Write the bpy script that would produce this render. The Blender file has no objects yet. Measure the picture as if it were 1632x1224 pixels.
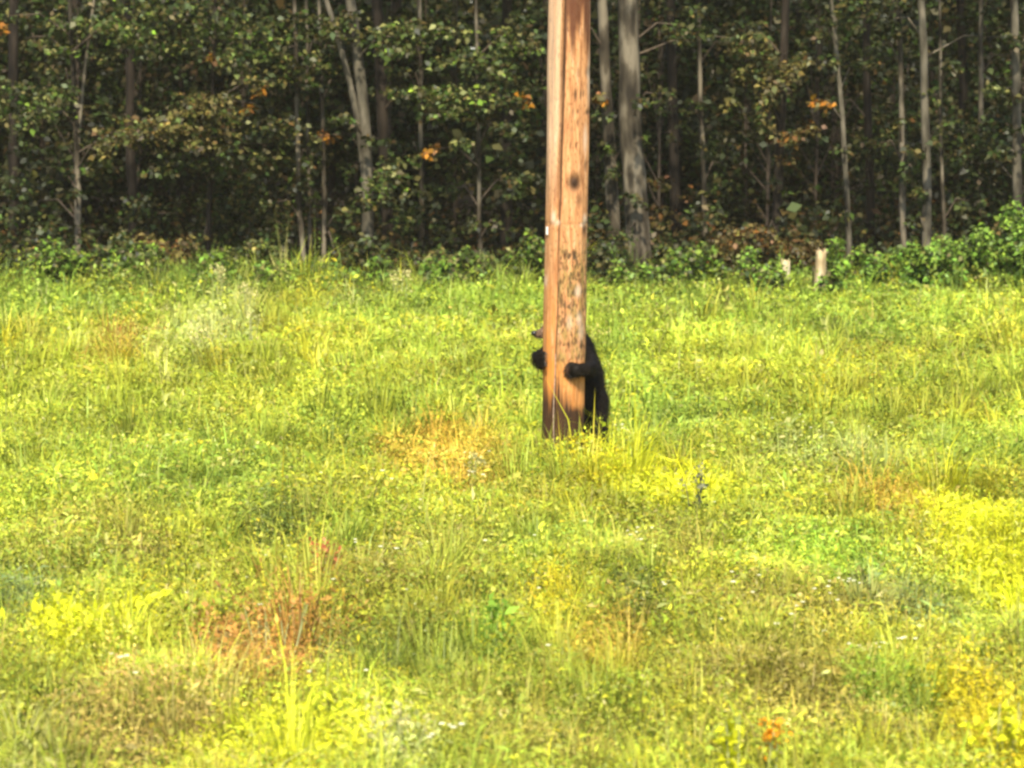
import bpy, bmesh, math, random
import numpy as np
from mathutils import Vector, Matrix

R = math.radians
rng = np.random.default_rng(11)
random.seed(11)
S = bpy.context.scene
COL = S.collection

# ------------------------------------------------------------------ camera
H, F, CX, CY, HORIZ = 3.0, 4628.0, 816.0, 612.0, 75.0
PITCH = math.atan((CY - HORIZ) / F)
cam = bpy.data.cameras.new('camera')
cam.sensor_width = 36.0
cam.lens = 36.0 * F / 1632.0
cam.clip_start = 0.1
cam.clip_end = 2000
camo = bpy.data.objects.new('camera', cam)
camo.location = (0, 0, H)
camo.rotation_euler = (R(90) - PITCH, 0, 0)
COL.objects.link(camo)
S.camera = camo
cam.dof.use_dof = True
cam.dof.focus_distance = 20.0
cam.dof.aperture_fstop = 3.6

# ------------------------------------------------------------------ world, sun, exposure
SUN_AZ, SUN_EL = R(181), R(50)          # azimuth clockwise from +Y
w = bpy.data.worlds.new('World')
S.world = w
w.use_nodes = True
nt = w.node_tree
sky = nt.nodes.new('ShaderNodeTexSky')
sky.sky_type = 'NISHITA'
sky.sun_disc = False
sky.sun_elevation = SUN_EL
sky.sun_rotation = SUN_AZ
bg = nt.nodes['Background']
bg.inputs['Strength'].default_value = 0.10
nt.links.new(sky.outputs[0], bg.inputs['Color'])
sun = bpy.data.lights.new('sun', 'SUN')
sun.energy = 3.6
sun.angle = R(2.5)
sun.color = (1.0, 0.91, 0.74)
suno = bpy.data.objects.new('sun', sun)
sd = Vector((math.sin(SUN_AZ) * math.cos(SUN_EL), math.cos(SUN_AZ) * math.cos(SUN_EL), math.sin(SUN_EL)))
suno.rotation_euler = (-sd).to_track_quat('-Z', 'Y').to_euler()
suno.location = (-20, -20, 30)
COL.objects.link(suno)

S.view_settings.view_transform = 'Standard'
S.view_settings.look = 'None'
S.view_settings.gamma = 1
S.view_settings.use_curve_mapping = False
S.view_settings.exposure = 1.5
S.cycles.filter_width = 2.7
S.cycles.max_bounces = 6
S.cycles.diffuse_bounces = 3
S.cycles.transparent_max_bounces = 4

# ------------------------------------------------------------------ helpers
def lin(r, g, b):
    f = lambda c: (c / 12.92 if c <= 0.04045 else ((c + 0.055) / 1.055) ** 2.4)
    return np.array([f(r / 255), f(g / 255), f(b / 255)])

def ray(px, py):
    u, v = (px - CX) / F, (CY - py) / F
    cp, sp = math.cos(PITCH), math.sin(PITCH)
    return np.array([u, cp + v * sp, -sp + v * cp])

def P(px, py, Y):
    """world point seen at photo pixel px, py on the plane y = Y"""
    d = ray(px, py)
    return np.array([0, 0, H]) + d * (Y / d[1])

def G(px, py, z=0.25):
    d = ray(px, py)
    return np.array([0, 0, H]) + d * ((z - H) / d[2])

_tab = {}
def vnoise(x, y, seed=0):
    if seed not in _tab:
        _tab[seed] = np.random.default_rng(1000 + seed).random((256, 256))
    t = _tab[seed]
    x = np.asarray(x, float); y = np.asarray(y, float)
    xi, yi = np.floor(x).astype(int), np.floor(y).astype(int)
    fx, fy = x - xi, y - yi
    fx = fx * fx * (3 - 2 * fx); fy = fy * fy * (3 - 2 * fy)
    a = t[xi % 256, yi % 256]; b = t[(xi + 1) % 256, yi % 256]
    c = t[xi % 256, (yi + 1) % 256]; d = t[(xi + 1) % 256, (yi + 1) % 256]
    return (a * (1 - fx) + b * fx) * (1 - fy) + (c * (1 - fx) + d * fx) * fy

def ground_z(x, y):
    z = 0.10 * (vnoise(np.asarray(x) / 4.0 + 50, np.asarray(y) / 4.0 + 50, 1) - 0.5)
    z = z + 0.012 * np.clip(np.asarray(x) - 2, 0, 12) * np.clip((np.asarray(y) - 26) / 10, 0, 1)
    return z

def tag(o, label=None, cat=None, group=None, kind=None):
    if label: o['label'] = label
    if cat: o['category'] = cat
    if group: o['group'] = group
    if kind: o['kind'] = kind
    return o

def empty(name, loc, label, cat, group=None, rz=0):
    o = bpy.data.objects.new(name, None)
    o.empty_display_size = 0.2
    o.location = loc
    o.rotation_euler = (0, 0, rz)
    COL.objects.link(o)
    return tag(o, label, cat, group)

def link(name, me, parent=None, local=False):
    o = bpy.data.objects.new(name, me)
    COL.objects.link(o)
    if parent is not None:
        o.parent = parent
        if not local:      # vertices were given in world space
            o.matrix_parent_inverse = (Matrix.Translation(parent.location) @ parent.rotation_euler.to_matrix().to_4x4()).inverted()
    return o

def mesh_arrays(name, verts, loops, totals, mat, tint=None, smooth=False):
    me = bpy.data.meshes.new(name)
    verts = np.ascontiguousarray(verts, dtype=np.float32).reshape(-1, 3)
    loops = np.ascontiguousarray(loops, dtype=np.int32).ravel()
    totals = np.ascontiguousarray(totals, dtype=np.int32).ravel()
    starts = np.concatenate([[0], np.cumsum(totals)[:-1]]).astype(np.int32)
    me.vertices.add(len(verts)); me.vertices.foreach_set('co', verts.ravel())
    me.loops.add(len(loops)); me.loops.foreach_set('vertex_index', loops)
    me.polygons.add(len(totals)); me.polygons.foreach_set('loop_start', starts)
    me.polygons.foreach_set('loop_total', totals)
    if smooth:
        me.polygons.foreach_set('use_smooth', np.ones(len(totals), dtype=bool))
    me.update(calc_edges=True)
    if tint is not None:
        a = me.attributes.new('tint', 'FLOAT_COLOR', 'POINT')
        t = np.ones((len(verts), 4), dtype=np.float32)
        t[:, :3] = tint
        a.data.foreach_set('color', t.ravel())
    me.materials.append(mat)
    return me

def unit(v):
    return v / np.maximum(np.linalg.norm(v, axis=-1, keepdims=True), 1e-9)

def leaves_mesh(name, c, d, n, L, W, tint, mat, droop=0.15):
    """folded four-point leaves: base, side, tip, side"""
    N = len(c)
    d = unit(d); s = unit(np.cross(d, n)); n = unit(np.cross(s, d))
    L = np.broadcast_to(np.asarray(L, float).reshape(-1, 1), (N, 1)); W = np.broadcast_to(np.asarray(W, float).reshape(-1, 1), (N, 1))
    V = np.empty((N, 4, 3))
    V[:, 0] = c
    V[:, 1] = c + d * L * .45 - s * W * .5 + n * L * .08
    V[:, 2] = c + d * L - n * L * droop
    V[:, 3] = c + d * L * .45 + s * W * .5 + n * L * .08
    idx = np.arange(N * 4).reshape(N, 4)
    return mesh_arrays(name, V, idx, np.full(N, 4), mat, np.repeat(tint, 4, axis=0))

def blades_mesh(name, b, az, hgt, wid, lean, tint, mat):
    """grass blades: a tapered strip of a quad and a triangle that bends over"""
    N = len(b)
    s = np.stack([np.cos(az), np.sin(az), np.zeros(N)], 1)
    f = np.stack([-np.sin(az), np.cos(az), np.zeros(N)], 1)
    hgt = hgt[:, None]; wid = wid[:, None]; lean = lean[:, None]
    up = np.array([0, 0, 1.0])
    V = np.empty((N, 5, 3))
    mid = b + up * hgt * .58 + f * hgt * lean * .35
    V[:, 0] = b - s * wid * .5
    V[:, 1] = b + s * wid * .5
    V[:, 2] = mid - s * wid * .42
    V[:, 3] = mid + s * wid * .42
    V[:, 4] = b + up * hgt * (1 - .35 * lean ** 2) + f * hgt * lean
    i = np.arange(N)[:, None] * 5
    loops = np.concatenate([i + 0, i + 1, i + 3, i + 2, i + 2, i + 3, i + 4], 1)
    tot = np.tile([4, 3], N)
    return mesh_arrays(name, V, loops, tot, mat, np.repeat(tint, 5, axis=0))

def tube_arrays(pts, rad, seg=10, wob=0.0, seed=0):
    pts = np.asarray(pts, float); n = len(pts)
    g = np.random.default_rng(seed)
    t = np.gradient(pts, axis=0); t = unit(t)
    ref = np.array([0, 1.0, 0]) if abs(t[0][1]) < .9 else np.array([1.0, 0, 0])
    a = unit(np.cross(t, ref)); b = np.cross(t, a)
    ang = np.arange(seg) / seg * 2 * math.pi
    r = np.asarray(rad, float)[:, None] * (1 + wob * (g.random((n, seg)) - .5))
    V = pts[:, None] + (a[:, None] * np.cos(ang)[None, :, None] + b[:, None] * np.sin(ang)[None, :, None]) * r[:, :, None]
    loops = []
    i, j = np.meshgrid(np.arange(n - 1), np.arange(seg), indexing='ij')
    k = (j + 1) % seg
    q = np.stack([i * seg + j, i * seg + k, (i + 1) * seg + k, (i + 1) * seg + j], -1).reshape(-1, 4)
    return V.reshape(-1, 3), q

def join_tubes(name, tubes, mat):
    Vs, Qs, o = [], [], 0
    for V, q in tubes:
        Vs.append(V); Qs.append(q + o); o += len(V)
    q = np.concatenate(Qs)
    return mesh_arrays(name, np.concatenate(Vs), q, np.full(len(q), 4), mat, smooth=True)

# ------------------------------------------------------------------ materials
def new_mat(name):
    m = bpy.data.materials.new(name); m.use_nodes = True
    t = m.node_tree
    for n in list(t.nodes): t.nodes.remove(n)
    out = t.nodes.new('ShaderNodeOutputMaterial')
    return m, t, out

def leaf_mat(name, transl=0.35, gloss=0.04, rough=0.45):
    m, t, out = new_mat(name)
    N, Lk = t.nodes.new, t.links.new
    at = N('ShaderNodeAttribute'); at.attribute_name = 'tint'
    di = N('ShaderNodeBsdfDiffuse'); tr = N('ShaderNodeBsdfTranslucent'); gl = N('ShaderNodeBsdfGlossy')
    gl.inputs['Roughness'].default_value = rough
    Lk(at.outputs['Color'], di.inputs['Color']); Lk(at.outputs['Color'], tr.inputs['Color'])
    m1 = N('ShaderNodeMixShader'); m1.inputs[0].default_value = transl
    Lk(di.outputs[0], m1.inputs[1]); Lk(tr.outputs[0], m1.inputs[2])
    m2 = N('ShaderNodeMixShader'); m2.inputs[0].default_value = gloss
    Lk(m1.outputs[0], m2.inputs[1]); Lk(gl.outputs[0], m2.inputs[2])
    Lk(m2.outputs[0], out.inputs['Surface'])
    return m

def noisy_mat(name, stops, scale=(6, 6, 6), detail=6, rough=.85, bump=.0, bscale=None, spec=.2, dist=0.02):
    m, t, out = new_mat(name)
    N, Lk = t.nodes.new, t.links.new
    tc = N('ShaderNodeTexCoord'); mp = N('ShaderNodeMapping'); mp.inputs['Scale'].default_value = scale
    Lk(tc.outputs['Object'], mp.inputs['Vector'])
    nz = N('ShaderNodeTexNoise'); nz.inputs['Detail'].default_value = detail; nz.inputs['Scale'].default_value = 1
    Lk(mp.outputs[0], nz.inputs['Vector'])
    cr = N('ShaderNodeValToRGB')
    el = cr.color_ramp.elements
    while len(el) < len(stops): el.new(.5)
    for e, (p, c) in zip(el, stops): e.position = p; e.color = (*c, 1)
    Lk(nz.outputs['Fac'], cr.inputs[0])
    p = N('ShaderNodeBsdfPrincipled'); p.inputs['Roughness'].default_value = rough
    p.inputs['Specular IOR Level'].default_value = spec
    Lk(cr.outputs[0], p.inputs['Base Color'])
    if bump:
        bp = N('ShaderNodeBump'); bp.inputs['Strength'].default_value = bump; bp.inputs['Distance'].default_value = dist
        Lk(nz.outputs['Fac'], bp.inputs['Height']); Lk(bp.outputs[0], p.inputs['Normal'])
    Lk(p.outputs[0], out.inputs['Surface'])
    return m

M_grass = leaf_mat('grass_blade', .30, .015, .5)
M_leaf = leaf_mat('tree_leaf', .25, .02, .5)
M_birch = noisy_mat('birch_bark', [(.32, (.018, .014, .009)), (.46, (.058, .050, .033)), (.66, (.135, .115, .08))], (7, 7, 2.6), 5, bump=.5)
M_grey = noisy_mat('grey_bark', [(.36, (.016, .012, .007)), (.5, (.055, .044, .028)), (.62, (.15, .125, .085))], (7, 7, 2.2), 6, bump=.9)
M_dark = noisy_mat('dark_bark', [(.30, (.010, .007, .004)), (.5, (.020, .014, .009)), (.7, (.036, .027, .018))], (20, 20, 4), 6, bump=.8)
M_twig = noisy_mat('twig_bark', [(.3, (.05, .035, .025)), (.7, (.12, .09, .06))], (20, 20, 20))
M_soil = noisy_mat('meadow_soil', [(.3, (.035, .04, .010)), (.5, (.07, .08, .016)), (.7, (.11, .11, .03))], (1.5, 1.5, 1.5), 8)
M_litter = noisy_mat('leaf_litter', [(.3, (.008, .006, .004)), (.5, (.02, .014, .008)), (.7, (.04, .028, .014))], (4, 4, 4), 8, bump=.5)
M_stump = noisy_mat('stump_wood', [(.32, (.14, .09, .04)), (.5, (.36, .28, .15)), (.7, (.52, .45, .30))], (9, 9, 3), 6, bump=.4)

# ------------------------------------------------------------------ ground
def grid_sheet(name, xs, ys, mat, dz=0.0, kind='structure'):
    X, Y = np.meshgrid(xs, ys, indexing='xy')
    V = np.stack([X, Y, ground_z(X, Y) + dz], -1).reshape(-1, 3)
    nx, ny = len(xs), len(ys)
    i, j = np.meshgrid(np.arange(nx - 1), np.arange(ny - 1), indexing='ij')
    q = np.stack([j * nx + i, j * nx + i + 1, (j + 1) * nx + i + 1, (j + 1) * nx + i], -1).reshape(-1, 4)
    o = link(name, mesh_arrays(name, V, q, np.full(len(q), 4), mat, smooth=True))
    return tag(o, kind=kind)

xs = np.concatenate([[-600, -200, -60], np.arange(-24, 24.1, .8), [60, 200, 600]])
ys = np.concatenate([[-400, -100, -20], np.arange(0, 80.1, .8), [150, 400, 900]])
grid_sheet('ground', xs, ys, M_soil)
# forest floor: its edge towards the meadow wanders
def edge_y(x): return 36.2 + 1.0 * (vnoise(np.asarray(x) / 1.3 + 9, 3.3, 4) - .5) - .05 * np.clip(np.asarray(x), 0, 9)
fx = np.arange(-26, 26.1, .5); fv = np.concatenate([np.linspace(0, 1, 12)[:-1] ** 1.5 * 12, np.linspace(12, 52, 12)])
X = np.repeat(fx[None], len(fv), 0); Y = edge_y(X) + fv[:, None]
V = np.stack([X, Y, ground_z(X, Y) + .02], -1)
nx = len(fx)
i, j = np.meshgrid(np.arange(nx - 1), np.arange(len(fv) - 1), indexing='ij')
q = np.stack([j * nx + i, j * nx + i + 1, (j + 1) * nx + i + 1, (j + 1) * nx + i], -1).reshape(-1, 4)
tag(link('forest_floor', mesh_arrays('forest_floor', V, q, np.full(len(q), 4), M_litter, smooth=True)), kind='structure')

# ------------------------------------------------------------------ forest
LEAFC = {k: lin(*v) for k, v in dict(
    olive=(96, 92, 46), green=(84, 102, 42), dark=(54, 62, 28), tan=(142, 128, 66), pale=(152, 152, 84),
    brown=(104, 86, 44), orange=(196, 132, 38), rust=(132, 92, 42), lime=(140, 172, 58), bright=(152, 192, 74), straw=(190, 180, 110)).items()}
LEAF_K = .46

def cloud(c, r, n, mix, size=.075, g=None, flat=.6):
    """n leaves in an ellipsoid: returns the arrays of leaves_mesh. mix = [(colour name, weight)]"""
    g = g or rng
    u = unit(g.normal(size=(n, 3))) * (g.random((n, 1)) ** .45)
    pts = np.asarray(c) + u * np.asarray(r)
    d = g.normal(size=(n, 3)); d[:, 2] = d[:, 2] * .5 - .35
    nn = g.normal(size=(n, 3)) * flat; nn[:, 2] += 1; nn[:, 1] -= .55
    names = [m[0] for m in mix]; p = np.array([m[1] for m in mix], float); p /= p.sum()
    col = np.stack([LEAFC[k] for k in names])[g.choice(len(names), n, p=p)]
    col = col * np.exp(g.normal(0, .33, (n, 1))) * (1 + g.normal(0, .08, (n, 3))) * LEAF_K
    L = size * np.exp(np.clip(g.normal(0, .28, n), -.7, .4))
    return pts, d, nn, L, L * .72, np.clip(col, .003, .9)

def cat_clouds(cl):
    return [np.concatenate([c[k] for c in cl]) for k in range(6)]

def foliage(name, clouds, parent, local=False, mat=None):
    a = cat_clouds(clouds)
    o = link(name, leaves_mesh(name, *a, mat or M_leaf), parent, local)
    if parent is not None: o['kind'] = 'stuff'
    return o

G1 = [('green', 4), ('olive', 4), ('dark', 3), ('brown', .8), ('tan', .8), ('pale', .3)]
G2 = [('olive', 4), ('tan', 3), ('green', 2), ('brown', 2), ('pale', 1)]
G3 = [('green', 5), ('pale', 2), ('olive', 3), ('dark', .8), ('lime', .6)]
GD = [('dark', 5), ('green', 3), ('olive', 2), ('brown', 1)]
GO = [('orange', 6), ('tan', 1.5), ('olive', 1.5)]
GB = [('brown', 5), ('olive', 3), ('rust', 2), ('tan', 2)]
GL = [('bright', 5), ('lime', 4), ('green', 3), ('pale', .6)]

def sprayset(px, py, rx, ry, Y, n, mix, size=.075):
    c = P(px, py, Y); k = Y / F
    sub = []
    n = int(n * (2.0 if mix is G3 or mix is G2 else 1.1)); m = max(2, n // 38)
    for _ in range(m):     # a spray is several flat twigs of leaves
        o = rng.normal(size=3) * np.array([rx * k * .5, .35, ry * k * .5])
        sub.append(cloud(c + o, (rx * k * .45, .3, max(.07, ry * k * .32)), n // m, mix, size))
    return cat_clouds(sub)

def build_tree(name, label, px0, py0, px1, Y, wpx, mat, sprays=(), height=11, stems=(), group=None, seed=0, crown=700, bend=0.0):
    """trunk base at photo column px0 on the ground at depth Y; px1 is where it leaves the top of the frame"""
    g = np.random.default_rng(500 + seed)
    b = P(px0, 440, Y); b[2] = float(ground_z(b[0], Y))
    t = P(px1, 0, Y)
    root = empty(name, tuple(b), label, 'tree', group)
    def stem(base, through, h, r0, sd, bd=0.0):
        base = np.asarray(base, float); through = np.asarray(through, float)
        dirv = (through - base) / (through[2] - base[2])
        zz = np.concatenate([np.linspace(0, 4, 14), np.linspace(4.6, h, 9)])
        zz = zz[zz + base[2] <= h + .01]
        pts = base + dirv * zz[:, None] * np.clip(1.0, 0, 1)
        top = through[2] - base[2]
        side = np.sin(np.clip(zz / top, 0, 1) * math.pi) * bd
        gg = np.random.default_rng(sd)
        pts[:, 0] += side + np.cumsum(gg.normal(0, .006, len(zz)))
        pts[:, 1] += np.cumsum(gg.normal(0, .008, len(zz)))
        rad = r0 * (1 - zz / (h * 1.12)) * (1 + .45 * np.exp(-zz / .12))
        return pts, tube_arrays(pts, rad, 12, .14, sd)
    r = wpx / 2 * Y / F
    b0 = b.copy(); b0[2] -= .05
    pts, tb = stem(b0, t, height, r, seed, bend)
    tubes = [tb]
    for (bx, by, tx, wp) in stems:
        zf = P(bx, by, Y)[2] - .35
        sb = np.array([np.interp(zf, pts[:, 2], pts[:, a]) for a in range(3)])
        tp = P(tx, 0, Y); q = np.linspace(0, 1, 12)[:, None]
        arc = sb + (tp - sb) * q + np.array([.09, 0, 0]) * np.sin(q * math.pi) * (1 if tx < bx else -1)
        ext = tp + (tp - sb) / (tp - sb)[2] * np.linspace(.4, height * .55, 7)[:, None]
        sp = np.concatenate([arc, ext]); rr = wp / 2 * Y / F
        tubes.append(tube_arrays(sp, rr * np.linspace(1.15, .3, len(sp)), 12, .14, seed + 77))
    link('trunk', join_tubes('trunk', tubes, mat), root)
    # limbs up in the crown and the twigs that carry the sprays in view
    limbs, cl, orange = [], [], []
    for k in range(9):
        z = 4.2 + (height - 5) * k / 8
        ip = np.array([np.interp(z, pts[:, 2], pts[:, a]) for a in range(3)])
        a = g.random() * 6.28; ln = (1.9 - .1 * k) * (.7 + .5 * g.random())
        e = ip + np.array([math.cos(a) * ln, math.sin(a) * ln, .5 + .5 * g.random()])
        m = (ip + e) / 2 + np.array([0, 0, .12])
        limbs.append(tube_arrays([ip, m, e], [r * .35, r * .22, r * .08], 5))
        cl.append(cloud(e - np.array([0, 0, .1]), (1.15, 1.15, .75), crown // 9, G1, .15, g))
    sprays = list(sprays)
    for k in range(4):
        yy = g.uniform(20, 400); xx = px1 + (px0 - px1) * yy / 440 + g.normal(0, 22)
        sprays.append((xx, yy, g.uniform(14, 34), g.uniform(10, 26), Y - r - .12 - .2 * g.random(), int(g.uniform(22, 60)), GD if g.random() < .6 else G1))
    for sp in sprays:
        c = P(sp[0], sp[1], sp[4])
        z = max(min(c[2] - .25, height * .8), .6)
        ip = np.array([np.interp(z, pts[:, 2], pts[:, a]) for a in range(3)])
        m = (ip * .5 + c * .5) + np.array([0, 0, .15])
        limbs.append(tube_arrays([ip, m, c], [.014, .010, .004], 4))
        (orange if sp[6] is GO else cl).append(sprayset(*sp))
    tag(link('branches', join_tubes('branches', limbs, M_twig if mat is not M_birch else M_grey), root), kind='stuff')
    foliage('crown', cl, root)
    if orange: foliage('leaf_cluster', orange, root)['label'] = 'bright orange autumn leaves'
    return root

# the trees one can tell apart along the forest edge: photo columns, sprays = (px, py, rx, ry, depth, leaves, colours)
build_tree('birch_tree', 'forked pale grey trunk left of the wooden pole, two stems joined low down', 584, 420, 556, 36.8, 21, M_birch,
           [(640, 60, 90, 40, 36.4, 420, G3), (620, 290, 50, 45, 36.6, 220, G3), (500, 40, 70, 35, 36.6, 260, G1), (525, 215, 22, 18, 37, 34, [('rust', 3), ('orange', 1)])],
           13, [(578, 285, 520, 12)], seed=1, bend=.10)
build_tree('maple_tree', 'slender maple right of the forked trunk, layered leaf sprays with a yellow tuft', 768, 430, 758, 36.6, 8, M_grey,
           [(790, 95, 75, 40, 36.2, 420, G3), (720, 165, 80, 28, 36.1, 380, G3), (830, 60, 45, 50, 36.3, 240, G1), (690, 238, 18, 9, 36.0, 46, GO), (740, 232, 26, 10, 36.0, 60, [('pale', 3), ('green', 3)]),
            (835, 157, 16, 9, 36.0, 30, GO), (790, 205, 50, 30, 36.3, 230, GD), (820, 290, 50, 40, 36.6, 240, GD), (720, 300, 40, 26, 36.6, 130, GD)],
           8, seed=2, crown=500)
build_tree('large_tree', 'thickest grey brown trunk in the forest edge, just right of the wooden pole', 1024, 430, 1002, 36.4, 40, M_grey,
           [(1090, 40, 55, 35, 36.6, 240, G1), (1180, 60, 60, 40, 37.2, 260, G1)], 15, seed=3, crown=900, bend=-.03)
build_tree('dead_tree', 'dark trunk with pale peeling bark between the pole and the thickest trunk', 983, 425, 960, 36.9, 22, M_grey,
           [(970, 160, 22, 14, 36.6, 60, [('orange', 1), ('tan', 2), ('olive', 2)]), (962, 260, 25, 40, 36.8, 90, GD)], 12, seed=4)
build_tree('birch_tree', 'pale speckled birch trunk, brightest on the right side above the green shrubs', 1480, 385, 1468, 36.2, 16, M_birch,
           [(1420, 30, 40, 30, 36.5, 160, GD), (1600, 60, 40, 30, 36.4, 120, GD)], 12, seed=5, bend=.02)
build_tree('slim_tree', 'thin grey trunk close to the left of the speckled birch', 1442, 370, 1428, 36.8, 11, M_grey, [(1400, 70, 45, 40, 37, 160, GD)], 10, seed=6)
build_tree('slim_tree', 'thin bent pale trunk above the two stumps with an orange leaf tuft', 1355, 400, 1325, 36.5, 10, M_birch,
           [(1297, 163, 26, 10, 36.2, 60, GO), (1335, 30, 50, 40, 36.6, 240, G1), (1370, 110, 40, 30, 36.8, 120, GD)], 9, seed=7, bend=.05)
build_tree('slim_tree', 'short thin grey sapling stem right of the speckled birch', 1511, 390, 1500, 36.4, 8, M_grey, [(1500, 150, 22, 60, 36.9, 130, GD)], 6, seed=8, crown=300)
build_tree('slim_tree', 'thin grey trunk showing high between the speckled birch and the right edge trunk', 1562, 400, 1565, 38.6, 10, M_grey, [(1560, 210, 60, 60, 37.6, 420, GD)], 11, seed=9)
build_tree('birch_tree', 'reddish pale trunk at the right edge of the forest', 1626, 385, 1618, 36.6, 17, M_birch,
           [(1600, 142, 34, 12, 36.2, 80, [('pale', 3), ('green', 3)]), (1650, 60, 40, 40, 36.7, 160, G1), (1560, 260, 60, 45, 36.9, 330, GD)], 12, seed=10)
build_tree('maple_tree', 'brown leaved maple with a broad dim trunk right of the thickest trunk', 1233, 415, 1250, 37.4, 18, M_dark,
           [(1235, 110, 45, 45, 36.8, 380, G2), (1215, 170, 30, 40, 36.8, 200, G2), (1250, 230, 45, 40, 37.0, 240, GB), (1190, 60, 45, 40, 37.2, 220, G1)], 11, seed=11)
build_tree('maple_tree', 'leafy maple at the far left, thin pale stems under wide leaf sprays', 123, 425, 110, 36.8, 10, M_grey,
           [(60, 170, 75, 40, 36.4, 420, G3), (200, 50, 110, 40, 36.5, 560, G3), (240, 215, 100, 22, 36.2, 460, G2), (165, 240, 40, 12, 36.1, 90, [('tan', 3), ('pale', 2), ('olive', 3)]),
            (12, 25, 16, 20, 36.0, 60, GO), (40, 60, 60, 50, 36.6, 240, G1), (60, 320, 70, 60, 37.0, 320, GD)], 9, [(143, 390, 150, 7)], seed=12, bend=.03)
build_tree('maple_tree', 'spreading maple left of the forked trunk with a bright orange leaf tuft', 330, 430, 340, 36.9, 9, M_dark,
           [(330, 170, 75, 30, 36.2, 480, G2), (410, 165, 20, 24, 36.0, 80, GO), (330, 92, 18, 8, 36.2, 26, [('rust', 3), ('orange', 1)]), (400, 70, 90, 50, 36.5, 460, G3), (420, 230, 60, 50, 36.6, 330, G1),
            (300, 40, 80, 40, 36.8, 320, G1), (300, 265, 90, 20, 36.5, 240, G1), (460, 130, 50, 60, 36.8, 280, G1)], 8, seed=13, crown=500)
build_tree('slim_tree', 'left one of three thin stems standing left of the forked trunk', 485, 425, 470, 37.0, 9, M_grey, [(470, 280, 30, 40, 37.2, 120, GD)], 9, seed=14)
build_tree('slim_tree', 'middle one of three thin stems standing left of the forked trunk', 497, 425, 488, 37.6, 7, M_grey, [(500, 110, 30, 40, 37.4, 140, GD)], 9, seed=15)
build_tree('slim_tree', 'right one of three thin stems standing left of the forked trunk', 517, 425, 508, 37.2, 8, M_grey, [(540, 130, 30, 40, 37.4, 120, G1)], 9, seed=16)
build_tree('tall_tree', 'broad dim reddish trunk behind and right of the forked trunk', 622, 425, 606, 38.4, 22, M_dark, [(660, 150, 50, 40, 37.8, 220, GD)], 13, seed=17)
build_tree('slim_tree', 'faint thin trunk halfway between the forked trunk and the pole', 676, 425, 664, 37.8, 9, M_grey, [(660, 340, 60, 25, 37.2, 200, GD)], 9, seed=18)
build_tree('tall_tree', 'dim straight trunk standing next right of the thickest trunk, deeper in shade', 1078, 420, 1068, 39.0, 18, M_dark, [(1080, 330, 60, 40, 38.2, 180, GB)], 13, seed=19)
build_tree('slim_tree', 'thin reddish trunk right of the thickest trunk before the brown leaved maple', 1124, 420, 1112, 38.0, 9, M_grey, [(1150, 260, 50, 60, 38.2, 220, GD)], 11, seed=20)
build_tree('tall_tree', 'dim trunk in the gap between the bent pale trunk and the speckled birch', 1388, 410, 1380, 39.5, 15, M_dark, [(1400, 250, 40, 60, 38.5, 180, GD)], 13, seed=21)
build_tree('tall_tree', 'dark trunk at the far left edge of the forest', 28, 430, 22, 39.0, 20, M_dark, [(20, 280, 60, 60, 38, 240, GD)], 13, seed=22)
build_tree('tall_tree', 'dark trunk between the far left maple and the spreading maple', 215, 430, 205, 38.6, 18, M_dark, [(230, 330, 90, 30, 37.6, 260, GD)], 13, seed=23)

# deeper trees: six kinds of trunk and crown, copied
proto = []
for v in range(6):
    g = np.random.default_rng(900 + v)
    h = 11 + 3 * g.random()
    zz = np.linspace(-.05, h, 12)
    pts = np.stack([np.cumsum(g.normal(0, .05, 12)), np.cumsum(g.normal(0, .05, 12)), zz], 1)
    r = .05 + .09 * g.random()
    tm = join_tubes('trunk', [tube_arrays(pts, r * (1 - .8 * np.clip(zz, 0, 99) / h), 8, .15, v)], M_dark)
    cl = []
    for k in range(34):
        z = g.uniform(.8, h) if k % 2 else g.uniform(.6, 4.5); rr = 1.7 if z > 4 else 1.2
        a = g.random() * 6.28
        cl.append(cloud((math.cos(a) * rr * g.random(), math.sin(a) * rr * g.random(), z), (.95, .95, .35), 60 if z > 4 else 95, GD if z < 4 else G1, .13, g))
    a = cat_clouds(cl)
    proto.append((tm, leaves_mesh('crown', *a, M_leaf)))
spots = []
for Y0 in np.arange(41, 64, 2.6):
    x = -20.0
    while x < 20:
        x += random.uniform(2.2, 4.6)
        spots.append((x, Y0 + random.uniform(-.8, .8)))
for i, (x, y) in enumerate(spots):
    tm, cm = proto[i % 6]
    root = empty('forest_tree', (x, y, float(ground_z(x, y))), 'dim slender tree deep in the shaded forest behind the edge trees', 'tree', 'trees deep in the forest', random.uniform(0, 6.28))
    for nm, me in (('trunk', tm), ('crown', cm)):
        o = bpy.data.objects.new(nm, me); COL.objects.link(o); o.parent = root
# side wings of the edge, outside the frame, keep the row going
for i in range(14):
    s = -1 if i % 2 else 1
    x, y = s * random.uniform(9, 20), random.uniform(36.6, 39)
    tm, cm = proto[i % 6]
    root = empty('forest_tree', (x, y, float(ground_z(x, y))), 'tree continuing the forest edge beyond the frame', 'tree', 'forest edge trees beside the view', random.uniform(0, 6.28))
    for nm, me in (('trunk', tm), ('crown', cm)):
        o = bpy.data.objects.new(nm, me); COL.objects.link(o); o.parent = root
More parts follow.
